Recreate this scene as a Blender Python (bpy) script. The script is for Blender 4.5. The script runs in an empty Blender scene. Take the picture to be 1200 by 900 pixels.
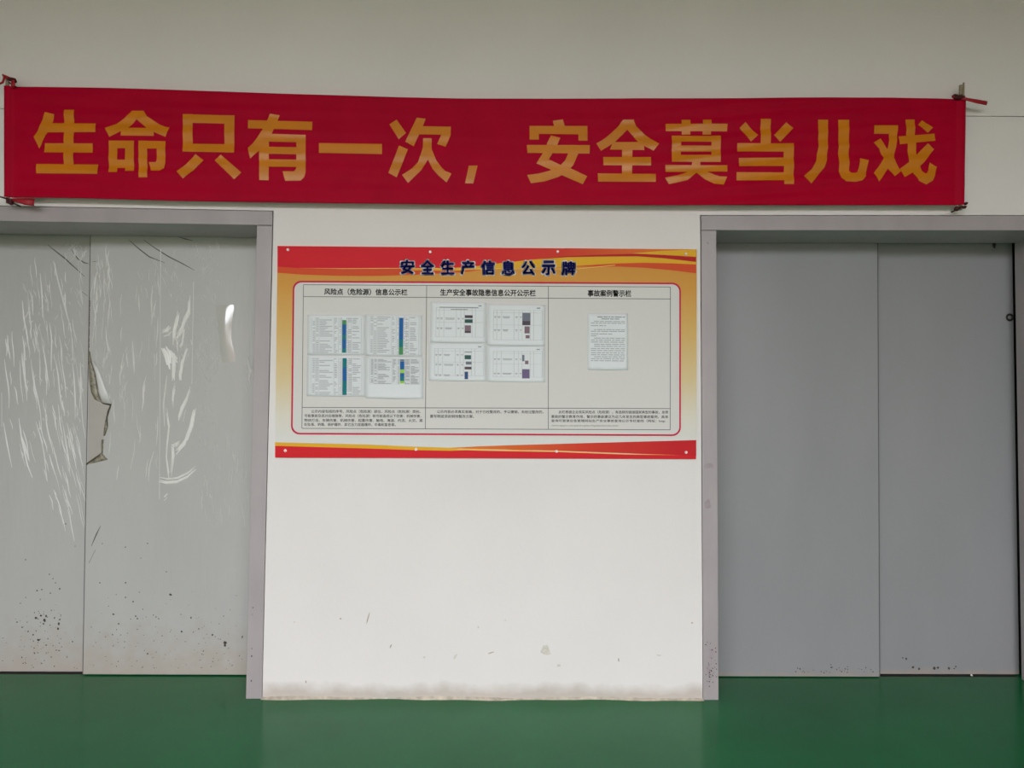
import bpy, bmesh, math, random
from mathutils import Vector, Matrix
random.seed(7)
SC = bpy.context.scene
COL = SC.collection

# ------------------------------------------------------------------ camera
FPX = 850.0                    # focal length in pixels of a 1200 x 900 frame
CAM = Vector((0.0, -3.6, 1.43))
YAW, PITCH, ROLL = map(math.radians, (-0.4257, 1.8163, -0.3197))
M3 = Matrix.Rotation(YAW, 3, 'Z') @ Matrix.Rotation(PITCH, 3, 'X') @ Matrix.Rotation(ROLL, 3, 'Y')
cam_data = bpy.data.cameras.new('camera')
cam_data.sensor_fit = 'HORIZONTAL'
cam_data.sensor_width = 36.0
cam_data.lens = FPX / 1200.0 * 36.0
cam_data.clip_start = 0.05
cam = bpy.data.objects.new('camera', cam_data)
COL.objects.link(cam)
r_, f_, u_ = M3 @ Vector((1, 0, 0)), M3 @ Vector((0, 1, 0)), M3 @ Vector((0, 0, 1))
cam.matrix_world = Matrix(((r_.x, u_.x, -f_.x, CAM.x), (r_.y, u_.y, -f_.y, CAM.y),
                           (r_.z, u_.z, -f_.z, CAM.z), (0, 0, 0, 1)))
SC.camera = cam

# ------------------------------------------------------------------ world, light, exposure
# overcast sky seen through the big loading door behind the camera
world = bpy.data.worlds.new('overcast_sky')
SC.world = world
world.use_nodes = True
bg = world.node_tree.nodes['Background']
bg.inputs['Color'].default_value = (0.975, 0.985, 1.05, 1)
bg.inputs['Strength'].default_value = 3.0
ROOM_X0, ROOM_X1, ROOM_Y0, ROOM_H = -4.4, 4.4, -7.0, 4.3
OPEN_X0, OPEN_X1, OPEN_H = -4.0, 3.0, 3.9
pl = bpy.data.lights.new('loading_door_portal', 'AREA')
pl.shape = 'RECTANGLE'
pl.size, pl.size_y = OPEN_X1 - OPEN_X0, OPEN_H
pl.cycles.is_portal = True
plo = bpy.data.objects.new('loading_door_portal', pl)
COL.objects.link(plo)
plo.location = ((OPEN_X0 + OPEN_X1) / 2, ROOM_Y0, OPEN_H / 2)
plo.rotation_euler = (math.radians(90), 0, math.radians(0))
vs = SC.view_settings
vs.view_transform = 'Standard'
vs.look = 'None'
vs.gamma = 1.0
vs.use_curve_mapping = False
vs.exposure = 1.86

# ------------------------------------------------------------------ helpers
def W(px, py, Y=0.0):
    """point of the vertical plane y = Y that lies on the view ray of a photo pixel"""
    d = M3 @ Vector(((px - 600) / FPX, 1.0, -(py - 450) / FPX))
    return CAM + d * ((Y - CAM.y) / d.y)

def lerp(a, b, t): return a + (b - a) * t

def curve(pts, x):
    if x <= pts[0][0]: return pts[0][1]
    for (a, b), (c, d) in zip(pts, pts[1:]):
        if x <= c:
            t = (x - a) / (c - a)
            t2 = t
            return lerp(b, d, t2)
    return pts[-1][1]

def srgb(r, g, b):
    f = lambda c: (c / 255 / 12.92) if c / 255 <= 0.04045 else ((c / 255 + 0.055) / 1.055) ** 2.4
    return (f(r), f(g), f(b), 1.0)

def mat(name, col, rough=0.6, var=0.0, scale=6.0, bump=0.0, bscale=60.0, metallic=0.0, spec=0.5, coat=0.0, stretch=(1, 1, 1)):
    m = bpy.data.materials.new(name)
    m.use_nodes = True
    nt = m.node_tree
    b = nt.nodes['Principled BSDF']
    b.inputs['Roughness'].default_value = rough
    b.inputs['Metallic'].default_value = metallic
    b.inputs['Specular IOR Level'].default_value = spec
    b.inputs['Coat Weight'].default_value = coat
    b.inputs['Coat Roughness'].default_value = 0.1
    b.inputs['Base Color'].default_value = col
    tc = nt.nodes.new('ShaderNodeTexCoord')
    mp = nt.nodes.new('ShaderNodeMapping')
    mp.inputs['Scale'].default_value = stretch
    nt.links.new(tc.outputs['Object'], mp.inputs['Vector'])
    if var:
        n = nt.nodes.new('ShaderNodeTexNoise')
        n.inputs['Scale'].default_value = scale
        n.inputs['Detail'].default_value = 6
        nt.links.new(mp.outputs[0], n.inputs['Vector'])
        rp = nt.nodes.new('ShaderNodeValToRGB')
        rp.color_ramp.elements[0].position = 0.3
        rp.color_ramp.elements[1].position = 0.7
        rp.color_ramp.elements[0].color = tuple(c * (1 - var) for c in col[:3]) + (1,)
        rp.color_ramp.elements[1].color = tuple(min(1, c * (1 + var)) for c in col[:3]) + (1,)
        nt.links.new(n.outputs['Fac'], rp.inputs['Fac'])
        nt.links.new(rp.outputs['Color'], b.inputs['Base Color'])
    if bump:
        n2 = nt.nodes.new('ShaderNodeTexNoise')
        n2.inputs['Scale'].default_value = bscale
        n2.inputs['Detail'].default_value = 4
        nt.links.new(mp.outputs[0], n2.inputs['Vector'])
        bp = nt.nodes.new('ShaderNodeBump')
        bp.inputs['Strength'].default_value = bump
        bp.inputs['Distance'].default_value = 0.004
        nt.links.new(n2.outputs['Fac'], bp.inputs['Height'])
        nt.links.new(bp.outputs['Normal'], b.inputs['Normal'])
    return m

def mesh_obj(name, verts, faces, m, parent=None, smooth=False):
    me = bpy.data.meshes.new(name)
    me.from_pydata([tuple(v) for v in verts], [], faces)
    bm = bmesh.new(); bm.from_mesh(me)
    bmesh.ops.recalc_face_normals(bm, faces=bm.faces)
    bm.to_mesh(me); bm.free()
    if smooth:
        me.polygons.foreach_set('use_smooth', [True] * len(me.polygons))
    if m: me.materials.append(m)
    o = bpy.data.objects.new(name, me)
    COL.objects.link(o)
    o.parent = parent
    return o

def tag(o, label=None, cat=None, group=None, kind=None):
    if label: o['label'] = label
    if cat: o['category'] = cat
    if group: o['group'] = group
    if kind: o['kind'] = kind
    return o

def empty(name, loc=(0, 0, 0)):
    o = bpy.data.objects.new(name, None)
    COL.objects.link(o)
    o.empty_display_size = 0.05
    return o      # stays at the origin so that parts keep world coordinates

class MB:
    def __init__(s): s.v, s.f = [], []
    def add(s, vs, fs):
        k = len(s.v); s.v += list(vs); s.f += [tuple(i + k for i in f) for f in fs]
        return s
    def box(s, x0, x1, y0, y1, z0, z1):
        return s.add([(x, y, z) for x in (x0, x1) for y in (y0, y1) for z in (z0, z1)],
                     [(0, 1, 3, 2), (4, 6, 7, 5), (0, 4, 5, 1), (2, 3, 7, 6), (0, 2, 6, 4), (1, 5, 7, 3)])
    def prism(s, xz, y0, y1):
        """polygon given as (x, z) points, extruded from y0 (front) to y1"""
        n = len(xz)
        vs = [(x, y0, z) for x, z in xz] + [(x, y1, z) for x, z in xz]
        fs = [tuple(range(n)), tuple(range(2 * n - 1, n - 1, -1))]
        fs += [(i, (i + 1) % n, n + (i + 1) % n, n + i) for i in range(n)]
        return s.add(vs, fs)
    def strip(s, pairs, fn, nu=3, step=0.02):
        """ribbon between two edge polylines, draped on fn(px, py) -> Vector"""
        for (a, b), (c, d) in zip(pairs, pairs[1:]):
            L = (W(*a) - W(*c)).length
            n = max(1, int(L / step))
            rows = []
            for i in range(n + 1):
                t = i / n
                p = (lerp(a[0], c[0], t), lerp(a[1], c[1], t)); q = (lerp(b[0], d[0], t), lerp(b[1], d[1], t))
                rows.append([fn(lerp(p[0], q[0], j / nu), lerp(p[1], q[1], j / nu)) for j in range(nu + 1)])
            vs = [p for r in rows for p in r]
            w = nu + 1
            s.add(vs, [(i * w + j, i * w + j + 1, (i + 1) * w + j + 1, (i + 1) * w + j) for i in range(n) for j in range(nu)])
        return s
    def tube(s, pts, r, n=10, taper=None):
        pts = [Vector(p) for p in pts]
        rings = []
        for i, p in enumerate(pts):
            t = (pts[min(i + 1, len(pts) - 1)] - pts[max(i - 1, 0)]).normalized()
            a = t.cross(Vector((0, 1, 0)))
            if a.length < 0.1: a = t.cross(Vector((1, 0, 0)))
            a.normalize(); b = t.cross(a).normalized()
            rr = r * (taper[i] if taper else 1)
            rings.append([p + a * (math.cos(k * 2 * math.pi / n) * rr) + b * (math.sin(k * 2 * math.pi / n) * rr) for k in range(n)])
        vs = [v for g in rings for v in g]
        fs = [(i * n + k, i * n + (k + 1) % n, (i + 1) * n + (k + 1) % n, (i + 1) * n + k) for i in range(len(pts) - 1) for k in range(n)]
        fs += [tuple(range(n)), tuple((len(pts) - 1) * n + k for k in range(n))]
        return s.add(vs, fs)
    def build(s, name, m, parent=None, smooth=False): return mesh_obj(name, s.v, s.f, m, parent, smooth)

def bevel(o, w=0.002, seg=2):
    b = o.modifiers.new('bevel', 'BEVEL'); b.width = w; b.segments = seg; b.limit_method = 'ANGLE'
    return o

def solidify(o, t):
    b = o.modifiers.new('thickness', 'SOLIDIFY'); b.thickness = t; b.offset = 0
    return o

# ------------------------------------------------------------------ materials
MAT = {}
def wall_material():
    m = mat('painted_plaster', (0.84, 0.808, 0.785, 1), 0.75, 0.03, 1.3, 0.12, 55)
    nt = m.node_tree; b = nt.nodes['Principled BSDF']
    src = b.inputs['Base Color'].links[0].from_socket
    geo = nt.nodes.new('ShaderNodeNewGeometry')
    sep = nt.nodes.new('ShaderNodeSeparateXYZ'); nt.links.new(geo.outputs['Position'], sep.inputs[0])
    nz = nt.nodes.new('ShaderNodeTexNoise'); nz.inputs['Scale'].default_value = 9; nz.inputs['Detail'].default_value = 8
    nt.links.new(geo.outputs['Position'], nz.inputs['Vector'])
    # splash dirt with a ragged upper edge along the foot of the wall
    ad = nt.nodes.new('ShaderNodeMath'); ad.operation = 'MULTIPLY_ADD'
    nt.links.new(nz.outputs['Fac'], ad.inputs[0]); ad.inputs[1].default_value = -0.09
    nt.links.new(sep.outputs['Z'], ad.inputs[2])
    rp = nt.nodes.new('ShaderNodeMapRange')
    rp.inputs['From Min'].default_value = 0.035; rp.inputs['From Max'].default_value = -0.02
    rp.inputs['To Min'].default_value = 0.0; rp.inputs['To Max'].default_value = 0.55
    nt.links.new(ad.outputs[0], rp.inputs['Value'])
    mx = nt.nodes.new('ShaderNodeMix'); mx.data_type = 'RGBA'
    nt.links.new(rp.outputs[0], mx.inputs[0]); nt.links.new(src, mx.inputs[6])
    mx.inputs[7].default_value = srgb(168, 152, 134)
    nt.links.new(mx.outputs[2], b.inputs['Base Color'])
    return m
MAT['wall'] = wall_material()
MAT['wall_plain'] = mat('hall_plaster', (0.5, 0.43, 0.37, 1), 0.8, 0.03, 2, 0.1, 40)
MAT['ceiling'] = mat('ceiling_paint', (0.29, 0.225, 0.18, 1), 0.85, 0.03, 2)
MAT['outside'] = mat('asphalt', (0.12, 0.1, 0.08, 1), 0.9, 0.2, 3)
MAT['yard'] = mat('sky_blocker_render', (0.21, 0.155, 0.12, 1), 0.9, 0.1, 1)
MAT['mortar'] = mat('dirty_mortar', srgb(205, 195, 178), 0.9, 0.25, 30, 0.5, 80)
MAT['frame'] = mat('grey_painted_steel', srgb(172, 164, 166), 0.42, 0.07, 7, 0.05, 30, stretch=(1, 1, 0.35))
MAT['gap'] = mat('dark_gap', (0.012, 0.011, 0.01, 1), 0.9)
MAT['screw'] = mat('screw_steel', (0.5, 0.48, 0.45, 1), 0.4, metallic=0.8)
MAT['seam_shade'] = mat('seam_shade_grey', srgb(92, 92, 92), 0.6)  # dark grey stands for the shade along the panel seam
MAT['rubber'] = mat('black_rubber', (0.012, 0.012, 0.012, 1), 0.45)

def door_material(name, col, rough, film):
    m = mat(name, col, rough, 0.035, 2.2, 0.0, 40, stretch=(1.6, 1, 0.5))
    nt = m.node_tree; b = nt.nodes['Principled BSDF']
    src = b.inputs['Base Color'].links[0].from_socket
    geo = nt.nodes.new('ShaderNodeNewGeometry')
    sep = nt.nodes.new('ShaderNodeSeparateXYZ'); nt.links.new(geo.outputs['Position'], sep.inputs[0])
    nz = nt.nodes.new('ShaderNodeTexNoise'); nz.inputs['Scale'].default_value = 14; nz.inputs['Detail'].default_value = 10
    nt.links.new(geo.outputs['Position'], nz.inputs['Vector'])
    ad = nt.nodes.new('ShaderNodeMath'); ad.operation = 'MULTIPLY_ADD'
    nt.links.new(nz.outputs['Fac'], ad.inputs[0]); ad.inputs[1].default_value = -0.5 if film else -0.07
    nt.links.new(sep.outputs['Z'], ad.inputs[2])
    rp = nt.nodes.new('ShaderNodeMapRange')
    rp.inputs['From Min'].default_value = 0.04 if film else 0.0; rp.inputs['From Max'].default_value = -0.25 if film else -0.03
    rp.inputs['To Min'].default_value = 0.0; rp.inputs['To Max'].default_value = 0.5
    nt.links.new(ad.outputs[0], rp.inputs['Value'])
    mx = nt.nodes.new('ShaderNodeMix'); mx.data_type = 'RGBA'
    nt.links.new(rp.outputs[0], mx.inputs[0]); nt.links.new(src, mx.inputs[6])
    mx.inputs[7].default_value = srgb(176, 160, 142)
    nt.links.new(mx.outputs[2], b.inputs['Base Color'])
    # long soft vertical waviness of the sheet / film
    mp = nt.nodes.new('ShaderNodeMapping'); mp.inputs['Scale'].default_value = (30, 1, 5) if film else (9, 1, 2)
    nt.links.new(geo.outputs['Position'], mp.inputs['Vector'])
    n2 = nt.nodes.new('ShaderNodeTexNoise'); n2.inputs['Scale'].default_value = 1.0; n2.inputs['Detail'].default_value = 5
    nt.links.new(mp.outputs[0], n2.inputs['Vector'])
    bp = nt.nodes.new('ShaderNodeBump'); bp.inputs['Strength'].default_value = 0.25 if film else 0.06
    bp.inputs['Distance'].default_value = 0.006
    nt.links.new(n2.outputs['Fac'], bp.inputs['Height'])
    nt.links.new(bp.outputs['Normal'], b.inputs['Normal'])
    return m
MAT['film_door'] = door_material('door_steel_under_film', srgb(186, 186, 183), 0.38, True)
MAT['door'] = door_material('door_grey_enamel', srgb(151, 152, 154), 0.36, False)
MAT['film'] = mat('film_crease_whitening_and_glint', (0.69, 0.69, 0.665, 1), 0.3, spec=0.5)  # stress whitening plus specular streaks painted into the crease colour
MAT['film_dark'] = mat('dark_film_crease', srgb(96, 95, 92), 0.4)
MAT['film_torn'] = mat('dusty_torn_film', srgb(138, 132, 114), 0.4, 0.45, 60)
MAT['film_edge'] = mat('torn_film_edge', srgb(86, 76, 62), 0.5)
MAT['dirt'] = mat('dark_dirt', srgb(74, 66, 58), 0.9)
MAT['scuff'] = mat('wall_scuff', srgb(216, 211, 200), 0.9, 0.15, 60)
MAT['scuff_dark'] = mat('wall_scuff_dark', srgb(182, 172, 158), 0.9, 0.15, 60)

def floor_material():
    m = mat('green_epoxy', (0.007, 0.145, 0.045, 1), 0.16, 0.12, 1.6, 0.012, 12, spec=0.16)
    nt = m.node_tree; b = nt.nodes['Principled BSDF']
    n = nt.nodes.new('ShaderNodeTexNoise'); n.inputs['Scale'].default_value = 4; n.inputs['Detail'].default_value = 7
    tc = nt.nodes.new('ShaderNodeTexCoord'); nt.links.new(tc.outputs['Object'], n.inputs['Vector'])
    r = nt.nodes.new('ShaderNodeMapRange'); r.inputs['To Min'].default_value = 0.1; r.inputs['To Max'].default_value = 0.26
    nt.links.new(n.outputs['Fac'], r.inputs['Value']); nt.links.new(r.outputs[0], b.inputs['Roughness'])
    return m
MAT['floor'] = floor_material()
MAT['cloth'] = mat('red_satin_cloth', srgb(180, 2, 44), 0.55, 0.05, 8, 0.1, 400, spec=0.07)
MAT['cloth'].node_tree.nodes['Principled BSDF'].inputs['Sheen Weight'].default_value = 0.0
MAT['gold_letter'] = mat('orange_gold_print', srgb(214, 128, 20), 0.3, 0.06, 9, spec=0.4)
MAT['ribbon'] = mat('red_ribbon', srgb(170, 12, 34), 0.5)
MAT['knot'] = mat('dark_red_knot', srgb(70, 10, 16), 0.7)
MAT['wood'] = mat('weathered_batten', srgb(150, 138, 116), 0.7, 0.2, 40)

def plain(name, rgb, rough=0.5, **k): return mat(name, srgb(*rgb), rough, spec=0.15, **k)
MAT['navy'] = plain('navy_print', (22, 28, 128))
MAT['white_print'] = plain('white_print', (235, 235, 235))
MAT['black_print'] = plain('black_print', (34, 32, 34))
MAT['grey_print'] = plain('grey_print', (96, 96, 100))
MAT['rule'] = plain('table_rule', (112, 110, 106))
MAT['red'] = plain('red_print', (222, 36, 46))
MAT['deep_red'] = plain('deep_red_print', (190, 34, 38))
MAT['orange_red'] = plain('orange_red_print', (222, 84, 44))
MAT['orange'] = plain('orange_print', (232, 128, 48))
MAT['yellow'] = plain('yellow_print', (236, 180, 44))
MAT['pale_gold'] = plain('pale_gold_print', (246, 200, 110))
MAT['crimson'] = plain('crimson_print', (206, 28, 72))
MAT['panel_white'] = plain('inner_panel_print', (224, 222, 218))
MAT['paper'] = plain('office_paper', (234, 239, 241), 0.7)
MAT['blue'] = plain('blue_print', (24, 100, 168))
MAT['teal'] = plain('teal_print', (16, 124, 132))
MAT['green'] = plain('green_print', (78, 150, 96))
MAT['lime'] = plain('lime_print', (160, 214, 80))
MAT['photo_dark'] = plain('photo_dark', (84, 74, 82))
MAT['photo_green'] = plain('photo_green', (52, 92, 86))
MAT['photo_mauve'] = plain('photo_mauve', (136, 112, 124))
MAT['photo_grey'] = plain('photo_grey', (118, 124, 136))
MAT['photo_violet'] = plain('photo_violet', (118, 104, 140))
MAT['photo_blue'] = plain('photo_blue', (60, 84, 130))

# ------------------------------------------------------------------ key dimensions from the photograph
XL_OUT_T, XL_OUT_B = W(319.3, 247.5), W(306.7, 812)
FRONT = -0.006              # face of the door frames, slightly proud of the wall
REVEAL = 0.28              # depth of the steel reveals
def xz(px, py, Y=0.0):
    p = W(px, py, Y); return (p.x, p.z)
def ext(p, q, x):           # z at x on the line through two (x, z) points
    t = (x - p[0]) / (q[0] - p[0]); return (x, lerp(p[1], q[1], t))

# left frame corners on the face plane
LTR = xz(319.3, 247.4, FRONT); LBR = (xz(306.7, 812, FRONT)[0], 0.0)
LIT = xz(301, 264, FRONT);     LIB = (xz(288.2, 812, FRONT)[0], 0.0)
LT0 = xz(0, 241.3, FRONT);     LB0 = xz(0, 259, FRONT)
RTL = xz(821.7, 252.5, FRONT); RBL = (xz(824.1, 812, FRONT)[0], 0.0)
RIT = xz(839.4, 270, FRONT);   RIB = (xz(842.1, 812, FRONT)[0], 0.0)
RT0 = xz(1200, 252.6, FRONT);  RB0 = xz(1200, 270.0, FRONT)
OPEN_W = 1.70
LX0 = LIT[0] - OPEN_W       # hidden far jambs
RX0 = RIT[0] + OPEN_W
JW = 0.078

# ------------------------------------------------------------------ the hall
fl = MB().box(ROOM_X0, ROOM_X1, ROOM_Y0, 0.6, -0.1, 0.0).build('floor', MAT['floor'])
tag(fl, 'glossy green epoxy floor in front of the lift doors', 'floor', kind='structure')
og = MB().box(-40, 40, -60, ROOM_Y0, -0.14, -0.04).build('outdoor_ground', MAT['outside'])
tag(og, 'grey yard outside the loading door behind the viewer', 'ground', kind='structure')
tag(MB().box(-30, 30, -18.3, -18.0, -0.1, 4.2).build('sky_blocker', MAT['yard']), 'added unseen wall blocking low sky behind the viewer', 'wall', kind='structure')  # added out of view to cut low sky and darken the upper wall
tag(MB().box(ROOM_X0, ROOM_X1, ROOM_Y0, 0.6, ROOM_H, ROOM_H + 0.1).build('ceiling', MAT['ceiling']), 'pale hall ceiling above the banner wall', 'ceiling', kind='structure')
tag(MB().box(ROOM_X0 - 0.15, ROOM_X0, ROOM_Y0, 0.6, -0.1, ROOM_H + 0.1).build('wall_left', MAT['wall_plain']), 'plain white side wall to the left', 'wall', kind='structure')
tag(MB().box(ROOM_X1, ROOM_X1 + 0.15, ROOM_Y0, 0.6, -0.1, ROOM_H + 0.1).build('wall_right', MAT['wall_plain']), 'plain white side wall to the right', 'wall', kind='structure')
rw = MB().box(ROOM_X0 - 0.15, OPEN_X0, ROOM_Y0 - 0.2, ROOM_Y0, -0.1, ROOM_H + 0.1)
rw.box(OPEN_X1, ROOM_X1 + 0.15, ROOM_Y0 - 0.2, ROOM_Y0, -0.1, ROOM_H + 0.1)
rw.box(OPEN_X0, OPEN_X1, ROOM_Y0 - 0.2, ROOM_Y0, OPEN_H, ROOM_H + 0.1)
tag(rw.build('wall_rear', MAT['wall_plain']), 'white rear wall with a wide loading door opening', 'wall', kind='structure')
tag(MB().box(ROOM_X0, ROOM_X1, 0.5, 0.6, 0, ROOM_H).build('wall_shaft', MAT['gap']), 'dark lift shaft wall behind the sliding doors', 'wall', kind='structure')

# wall with the two lift doors: lower sheet around the frames, upper sheet above a thin groove
G = 0.004                   # open joint between plaster and steel
gl, gr = xz(0, 127.6), xz(1180, 136.4)
gzl, gzr = ext(gl, gr, ROOM_X0)[1], ext(gl, gr, ROOM_X1)[1]
wf = MB()
wf.prism([(ROOM_X0, gzl + 0.0018), (ROOM_X1, gzr + 0.0018), (ROOM_X1, ROOM_H), (ROOM_X0, ROOM_H)], 0, 0.2)
ltx, rtx = LTR[0] + G, RTL[0] - G
lt_far = ext(LT0, LTR, LX0 - JW - G); rt_far = ext(RTL, RT0, RX0 + JW + G)
wf.prism([(ROOM_X0, lt_far[1] + G), (lt_far[0], lt_far[1] + G), (ltx, LTR[1] + G), (rtx, RTL[1] + G), (rt_far[0], rt_far[1] + G), (ROOM_X1, rt_far[1] + G),
          (ROOM_X1, gzr - 0.0018), (ROOM_X0, gzl - 0.0018)], 0, 0.2)
wf.prism([(LBR[0] + G * 0.4, 0), (RBL[0] - G * 0.4, 0), (rtx, RTL[1] + G), (ltx, LTR[1] + G)], 0, 0.2)
wf.prism([(ROOM_X0, 0), (lt_far[0], 0), (lt_far[0], lt_far[1] + G), (ROOM_X0, lt_far[1] + G)], 0, 0.2)
wf.prism([(rt_far[0], 0), (ROOM_X1, 0), (ROOM_X1, rt_far[1] + G), (rt_far[0], rt_far[1] + G)], 0, 0.2)
wall = wf.build('wall_front', MAT['wall'])
tag(wall, 'white painted wall between and above the two lift doors', 'wall', kind='structure')
MB().box(ROOM_X0, ROOM_X1, 0.2, 0.23, LTR[1] + 0.07, ROOM_H).build('backing', MAT['gap'], wall)

# uneven line of mortar where the floor coating meets the wall
mb = MB(); n = 90
x0, x1 = LBR[0] - 0.002, RBL[0] + 0.002
base = []
for i in range(n + 1):
    x = lerp(x0, x1, i / n)
    d = 0.012 + 0.006 * math.sin(i * 0.16 + 0.7) + 0.004 * math.sin(i * 0.43) + random.uniform(-.0012, .0012)
    h = 0.009 + 0.004 * math.sin(i * 0.21) + random.uniform(-.002, .002)
    base.append([(x, -d, 0.0), (x, -d * 0.55, h * 0.55), (x, 0.0, h), (x, 0.002, 0.0)])
mb.add([p for r in base for p in r], [(i * 4 + k, i * 4 + k + 1, i * 4 + k + 5, i * 4 + k + 4) for i in range(n) for k in range(3)] + [(0, 1, 2, 3), (4 * n, 4 * n + 1, 4 * n + 2, 4 * n + 3)])
tag(mb.build('baseboard_front', MAT['mortar']), 'uneven dirty mortar edge where white wall meets green floor', 'baseboard', kind='structure')

def decal(pts, m, parent, name, Y=0.0, t=0.0006):
    return MB().prism([xz(x, y, Y) for x, y in pts], Y - t, Y).build(name, m, parent)
def blob(cx, cy, rx, ry, ang=0, n=9, rnd=0.35):
    o = []
    for k in range(n):
        a = k * 2 * math.pi / n; r = 1 + random.uniform(-rnd, rnd)
        x, y = math.cos(a) * rx * r, math.sin(a) * ry * r
        o.append((cx + x * math.cos(ang) - y * math.sin(ang), cy + x * math.sin(ang) + y * math.cos(ang)))
    return o
for cx, cy, rx, ry, an, k in ((431.5, 724, 0.7, 6.5, 0.3, 1), (458, 757.5, 0.8, 2.6, 0.3, 1), (534, 769, 1.4, 3.2, 0.5, 0),
                              (575.5, 764.8, 3.2, 0.8, -0.35, 1), (560.5, 735, 1.0, 1.6, 0, 0), (640, 762, 5.5, 5.2, 0, 0), (655, 780, 2.8, 1.6, 0, 0),
                              (725, 773, 0.8, 2.2, 0, 1), (811, 730, 1.1, 1.1, 0, 1), (399, 725, 1.2, 1.0, 0, 1), (358.5, 799, 0.8, 1.4, 0, 1), (345, 729, 1.0, 0.6, 0, 0),
                              (592, 727, 0.8, 1.2, 0, 0), (772, 768, 2.6, 0.7, 0.1, 0), (497, 770, 1.6, 1.0, 0, 0)):
    decal(blob(cx, cy, rx, ry, an), MAT['scuff_dark' if k else 'scuff'], wall, 'scuff_mark')

# ------------------------------------------------------------------ lift doors
def screw_head(p, r, parent, m=None, name='screw', depth=0.003):
    mb = MB(); n = 12
    ring = [(math.cos(k * 2 * math.pi / n), math.sin(k * 2 * math.pi / n)) for k in range(n)]
    vs = [(p.x + c * r, p.y, p.z + s * r) for c, s in ring] + [(p.x + c * r * .72, p.y - depth, p.z + s * r * .72) for c, s in ring]
    mb.add(vs, [(k, (k + 1) % n, n + (k + 1) % n, n + k) for k in range(n)] + [tuple(range(n, 2 * n))])
    # slot across the head
    mb.box(p.x - r * .5, p.x + r * .5, p.y - depth - 0.0004, p.y - depth, p.z - r * .09, p.z + r * .09)
    return mb.build(name, m or MAT['screw'], parent)

NEAR, FAR = 0.295, 0.34     # the two sliding panels run in separate tracks
D1 = empty('door_1'); tag(D1, 'left lift door, two grey sliding panels covered in wrinkled peeling protective film', 'lift door', kind='structure')
bevel(MB().prism([LIB, LBR, (LTR[0], LIT[1] - 0.001), (LIT[0], LIT[1] - 0.001)], FRONT, REVEAL).build('jamb', MAT['frame'], D1))
lfar_t, lfar_b = ext(LT0, LTR, LX0 - JW), ext(LB0, LIT, LX0 - JW)
bevel(MB().prism([lfar_b, (LTR[0], LIT[1] + 0.0012), LTR, lfar_t], FRONT, REVEAL).build('lintel', MAT['frame'], D1))
bevel(MB().prism([(LX0 - JW, 0), (LX0, 0), (LX0, lfar_b[1] - 0.001), (LX0 - JW, lfar_b[1] - 0.001)], FRONT, REVEAL).build('jamb', MAT['frame'], D1))
D2 = empty('door_2'); tag(D2, 'right lift door, two plain grey sliding panels with a small black ring lock', 'lift door', kind='structure')
bevel(MB().prism([RBL, RIB, (RIT[0], RIT[1] - 0.001), (RTL[0], RIT[1] - 0.001)], FRONT, REVEAL).build('jamb', MAT['frame'], D2))
rfar_t, rfar_b = ext(RTL, RT0, RX0 + JW), ext(RIT, RB0, RX0 + JW)
bevel(MB().prism([(RTL[0], RIT[1] + 0.0012), rfar_b, rfar_t, RTL], FRONT, REVEAL).build('lintel', MAT['frame'], D2))
bevel(MB().prism([(RX0, 0), (RX0 + JW, 0), (RX0 + JW, rfar_b[1] - 0.001), (RX0, rfar_b[1] - 0.001)], FRONT, REVEAL).build('jamb', MAT['frame'], D2))
TOPZ = max(LIT[1], RIT[1]) + 0.05
def seam(pt, pb, Y): return xz(*pt, Y), xz(*pb, Y)
sLt, sLb = seam((106.3, 277), (97.3, 790), NEAR)
def atz(a, b, z): t = (z - a[1]) / (b[1] - a[1]); return lerp(a[0], b[0], t)
pn = bevel(MB().prism([(atz(sLt, sLb, 0.006), 0.006), (LIB[0] + 0.06, 0.006), (LIB[0] + 0.06, TOPZ), (atz(sLt, sLb, TOPZ), TOPZ)], NEAR, NEAR + 0.03).build('door_panel', MAT['film_door'], D1), 0.0015)
pf = MB().prism([(LX0 - 0.03, 0.004), (sLb[0] + 0.06, 0.004), (sLb[0] + 0.06, TOPZ), (LX0 - 0.03, TOPZ)], FAR, FAR + 0.03).build('door_panel', MAT['film_door'], D1)
sRt, sRb = seam((1028.2, 284), (1030.6, 790), NEAR)
qn = bevel(MB().prism([(RIB[0] - 0.06, 0.005), (atz(sRt, sRb, 0.005), 0.005), (atz(sRt, sRb, TOPZ), TOPZ), (RIB[0] - 0.06, TOPZ)], NEAR, NEAR + 0.03).build('door_panel', MAT['door'], D2), 0.0015)
qf = MB().prism([(sRb[0] - 0.06, 0.004), (RX0 + 0.03, 0.004), (RX0 + 0.03, TOPZ), (sRb[0] - 0.06, TOPZ)], FAR, FAR + 0.03).build('door_panel', MAT['door'], D2)
for D, xa, xb in ((D1, LX0, LIB[0]), (D2, RIB[0], RX0)):
    MB().box(xa, xb, FAR - 0.028, 0.4, 0.0, 0.001).build('sill', MAT['gap'], D)
screw_head(W(830.2, 284.5, FRONT), 0.0075, D2, MAT['frame'], depth=0.004)
for px, py, rx, ry in ((830, 546, 7, 3.2), (829, 590, 4.5, 5), (834, 766, 4, 5), (831, 785, 3, 6)):
    decal(blob(px, py, rx, ry), MAT['scuff_frame'] if 'scuff_frame' in MAT else MAT.setdefault('scuff_frame', mat('worn_frame_paint', srgb(164, 152, 156), 0.6, 0.1, 50)), D2, 'worn_patch', FRONT, 0.0003)
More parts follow.
